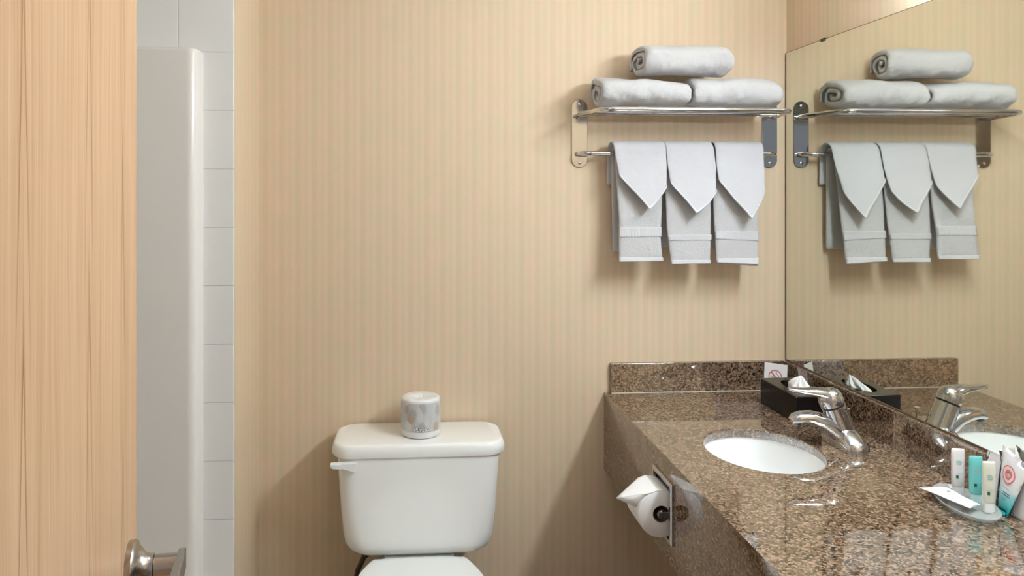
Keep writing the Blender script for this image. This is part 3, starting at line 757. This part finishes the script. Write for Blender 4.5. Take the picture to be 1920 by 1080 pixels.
# ------------------------------------------------------------------ amenity dish, soap, bottles, sachets
dx_, dy_ = 1.105, -.905
D_ = MB(); zt0 = ZT+.0004
rot = math.radians(-12)
def dring(a, b, z, n=56):
    out = []
    for k in range(n):
        an = 2*PI*k/n; x, y = a*math.cos(an), b*math.sin(an)
        out.append((dx_+x*math.cos(rot)-y*math.sin(rot), dy_+x*math.sin(rot)+y*math.cos(rot), z))
    return out
D_.loft([dring(.001,.001,zt0), dring(.034,.070,zt0), dring(.045,.084,zt0+.006), dring(.049,.090,zt0+.013), dring(.048,.089,zt0+.0142), dring(.0465,.0875,zt0+.013), dring(.043,.081,zt0+.0075), dring(.033,.068,zt0+.0026), dring(.001,.001,zt0+.0026)], False, False)
tag(D_.build('amenity_dish', 'dish', None), 'clear oval dish on the counter holding soap and small bottles', 'dish')
zf = zt0+.0030
def bottle(x, y, h, mat, capm, label, cap_h, turn=0, wid=.0125, dep=.0085):
    root = thing('toiletry_bottle', (x, y, zf), label, 'bottle', 'toiletry bottles in the dish')
    ct, st = math.cos(turn), math.sin(turn)
    def rg(w_, d_, z, n=28, p=.75):
        out = []
        for k in range(n):
            a_ = 2*PI*k/n; c, s_ = math.cos(a_), math.sin(a_)
            u = w_*math.copysign(abs(c)**p, c); v = d_*math.copysign(abs(s_)**p, s_)
            out.append((x+u*ct-v*st, y+u*st+v*ct, zf+z))
        return out
    zc_ = cap_h
    MB().loft([rg(wid*.80,dep*.8,0), rg(wid*.86,dep*.9,.001), rg(wid*.86,dep*.9,zc_-.001), rg(wid*.84,dep*.86,zc_)]).build('cap', capm, root)
    MB().loft([rg(wid*.86,dep*.95,zc_+.0004), rg(wid*.92,dep,zc_+.003), rg(wid*.97,dep*.85,h*.55), rg(wid,dep*.6,h*.85), rg(wid,dep*.35,h*.965), rg(wid*.96,dep*.25,h*.99), rg(wid*.85,dep*.15,h)]).build('body', mat, root)
    def lab(u0, u1, z_0, z_1, mt, nm):
        m = MB(); rows = []
        for z in (z_0, (z_0+z_1)/2, z_1):
            dd = lerp([(zc_+.003,dep),(h*.55,dep*.85),(h*.85,dep*.6),(h*.965,dep*.35)], z)
            ww = lerp([(zc_+.003,wid*.92),(h*.55,wid*.97),(h*.85,wid)], z)
            row = []
            for i in range(5):
                u = u0+(u1-u0)*i/4; c = abs(u); v = -dd*(max(0, 1-c**(2/.75)))**(.75/2) - .0005
                row.append((x+u*ww*ct-v*st, y+u*ww*st+v*ct, zf+z))
            rows.append(row)
        m.grid(rows); m.build(nm, mt, root, sharp=0)
    lab(-.55, -.15, h*.36, h*.43, 'green', 'emblem')
    for i, (a_, b_) in enumerate(((-.45,.3),(-.45,.4),(-.45,.2))): lab(a_, b_, h*(.66+.035*i), h*(.68+.035*i), 'pale_ink', 'label_line')
    lab(-.45, .45, h*.46, h*.468, 'pale_ink', 'label_line')
bottle(1.136, -.843, .093, 'bottle_w', 'cap_w', 'white toiletry bottle at the back of the dish, farthest left of three', .016, -.25)
bottle(1.139, -.889, .093, 'bottle_t', 'cap_t', 'turquoise toiletry bottle between the white and the cream ones', .018, -.2)
bottle(1.130, -.935, .099, 'bottle_c', 'cap_w', 'cream toiletry bottle nearest the front of the dish, before the sachet', .020, -.2, .0120)
def pillow_pack(name, cs, puff, mat, parent, n=12, m_=16):
    """sealed film packet between four corners (bl, br, tr, tl)"""
    bl, br, tr, tl = [Vector(c) for c in cs]; nn = (br-bl).cross(tl-bl).normalized()
    F_, G_ = [], []
    for i in range(m_+1):
        v = i/m_; rf, rg_ = [], []
        for j in range(n+1):
            u = j/n; p = bl.lerp(br, u).lerp(tl.lerp(tr, u), v)
            w_ = (max(0, math.sin(PI*u))**.6)*(max(0, math.sin(PI*min(1, max(0, (v-.06)/.88))))**.6)
            k = puff*w_ + .0004 + nz(p.x, p.y, p.z, 55)*.0012*(w_ > 0)
            rf.append(p+nn*k); rg_.append(p-nn*puff*.5*w_-nn*.0004)
        F_.append(rf); G_.append(rg_)
    m = MB(); m.grid(F_); m.grid(G_, True)
    ob = m.build(name, mat, parent, sharp=0)
    bm = bmesh.new(); bm.from_mesh(ob.data); bmesh.ops.remove_doubles(bm, verts=bm.verts, dist=.0009); bmesh.ops.recalc_face_normals(bm, faces=bm.faces); bm.to_mesh(ob.data); bm.free(); ob.data.shade_smooth()
    return F_, ob
root = thing('soap_packet', (1.10, -.88, zf), 'flat white wrapped soap packet lying on the rim of the dish', 'soap')
F_, ob = pillow_pack('wrapper', [(1.052,-.842,zf+.0145),(1.083,-.945,zf+.0125),(1.116,-.930,zf+.0125),(1.108,-.842,zf+.0145)], .0045, 'card', root)
m = MB(); p = F_[9][5]; q_ = F_[10][6]
c_ = p.lerp(q_, .5) + Vector((-.004,.006,.0012)); m.add([c_+Vector((-.003,-.004,0)), c_+Vector((.003,-.004,0)), c_+Vector((.003,.004,0)), c_+Vector((-.003,.004,0))], [(0,1,2,3)]); m.build('emblem', 'grey_ink', root, sharp=0)

pk = [(1.152,-.930,ZT+.001),(1.150,-.957,ZT+.001),(1.176,-.983,.952),(1.180,-.910,.971)]
root = thing('sachet', (1.16, -.97, ZT), 'white and teal sachet with a coral round emblem leaning against the backsplash', 'sachet')
F_, ob = pillow_pack('film', pk, .0045, packet_mat(0, .118), root)
nn = (Vector(pk[1])-Vector(pk[0])).cross(Vector(pk[3])-Vector(pk[0])).normalized()
def fp(u, v):
    i, j = v*16, u*12; i0, j0 = min(15, int(i)), min(11, int(j)); a_, b_ = i-i0, j-j0
    return (F_[i0][j0]*(1-a_)*(1-b_) + F_[i0+1][j0]*a_*(1-b_) + F_[i0][j0+1]*(1-a_)*b_ + F_[i0+1][j0+1]*a_*b_) + nn*.0010
cu_, cv_ = .46, .66
def dring2(r1, r2, mt, nm, n=36):
    m = MB(); A_ = [fp(cu_+r1*1.9*math.cos(2*PI*k/n), cv_+r1*math.sin(2*PI*k/n)) for k in range(n)]
    B2 = [fp(cu_+r2*1.9*math.cos(2*PI*k/n), cv_+r2*math.sin(2*PI*k/n)) for k in range(n)]
    m.loft([A_, B2], False, False); m.build(nm, mt, root, sharp=0)
dring2(.142, .126, 'rosy', 'emblem_ring'); dring2(.124, .080, 'blush', 'emblem_ring'); dring2(.078, .048, 'rosy', 'emblem_ring')
m = MB()
for k in range(5):
    a_ = 2*PI*k/5+.4; c = (cu_+.03*1.9*math.cos(a_), cv_+.03*math.sin(a_))
    m.add([fp(c[0]-.02,c[1]-.008), fp(c[0]+.02,c[1]-.008), fp(c[0]+.012,c[1]+.010), fp(c[0]-.012,c[1]+.010)], [(0,1,2,3)])
m.build('emblem_centre', 'rosy', root, sharp=0)
m = MB()
for k, (u0, u1, v) in enumerate(((.40,.78,.36),(.36,.80,.325),(.42,.66,.27),(.42,.6,.245),(.3,.7,.44))):
    hgt = .016 if k < 2 else .006
    for s_ in range(7 if k < 2 else 5):
        nse = 7 if k < 2 else 5; ua = u0+(u1-u0)*s_/nse; ub = ua+(u1-u0)/nse*.7
        m.add([fp(ua,v), fp(ub,v), fp(ub,v+hgt), fp(ua,v+hgt)], [(0,1,2,3)])
m.build('print_lines', 'dark_ink', root, sharp=0)
root = thing('sachet', (1.165, -.95, ZT), 'plain clear film sachet behind the cream bottle', 'sachet')
pillow_pack('film', [(1.160,-.882,ZT+.001),(1.160,-.914,ZT+.001),(1.1815,-.905,.948),(1.1815,-.868,.946)], .002, 'film', root)
root = thing('sachet', (1.165, -1.0, ZT), 'plain grey sachet standing behind the teal one, nearest the camera', 'sachet')
pillow_pack('film', [(1.166,-.947,ZT+.001),(1.164,-.984,ZT+.001),(1.181,-1.004,.940),(1.1825,-.955,.942)], .002, 'film', root)

# ------------------------------------------------------------------ vanity bar lamp and added ceiling fill
Lm = thing('vanity_light', (XR, -1.19, 2.02), 'long opal vanity light bar on the wall above the mirror, out of frame', 'light fixture')
MB().box((XR-.03, -1.66, 1.96), (XR-.0005, -.72, 2.08)).build('back_box', 'chrome', Lm, bevel=.004)
m = MB(); rings = []
for y in (-1.64, -.74):
    rings.append([(XR-.0305-.075*math.sin(PI*k/16), y, 2.02-.05*math.cos(PI*k/16)) for k in range(17)])
m.loft(rings); m.build('diffuser', 'opal', Lm)
Lc = thing('ceiling_fill', (.1, -1.15, ZC), 'round opal fill light added on the ceiling, out of frame', 'light fixture')  # invented fixture, put in as soft fill for the dimmer left side
MB().loft(lathe((.1,-1.15,ZC-.0005),(0,0,-1),[(0,.18),(.02,.18),(.022,.17)],40)).build('rim', 'white_trim', Lc)
MB().loft(lathe((.1,-1.15,ZC-.0225),(0,0,-1),[(0,.165),(.02,.155),(.045,.12),(.06,.06),(.064,0)],40)).build('diffuser', 'opal_fill', Lc)
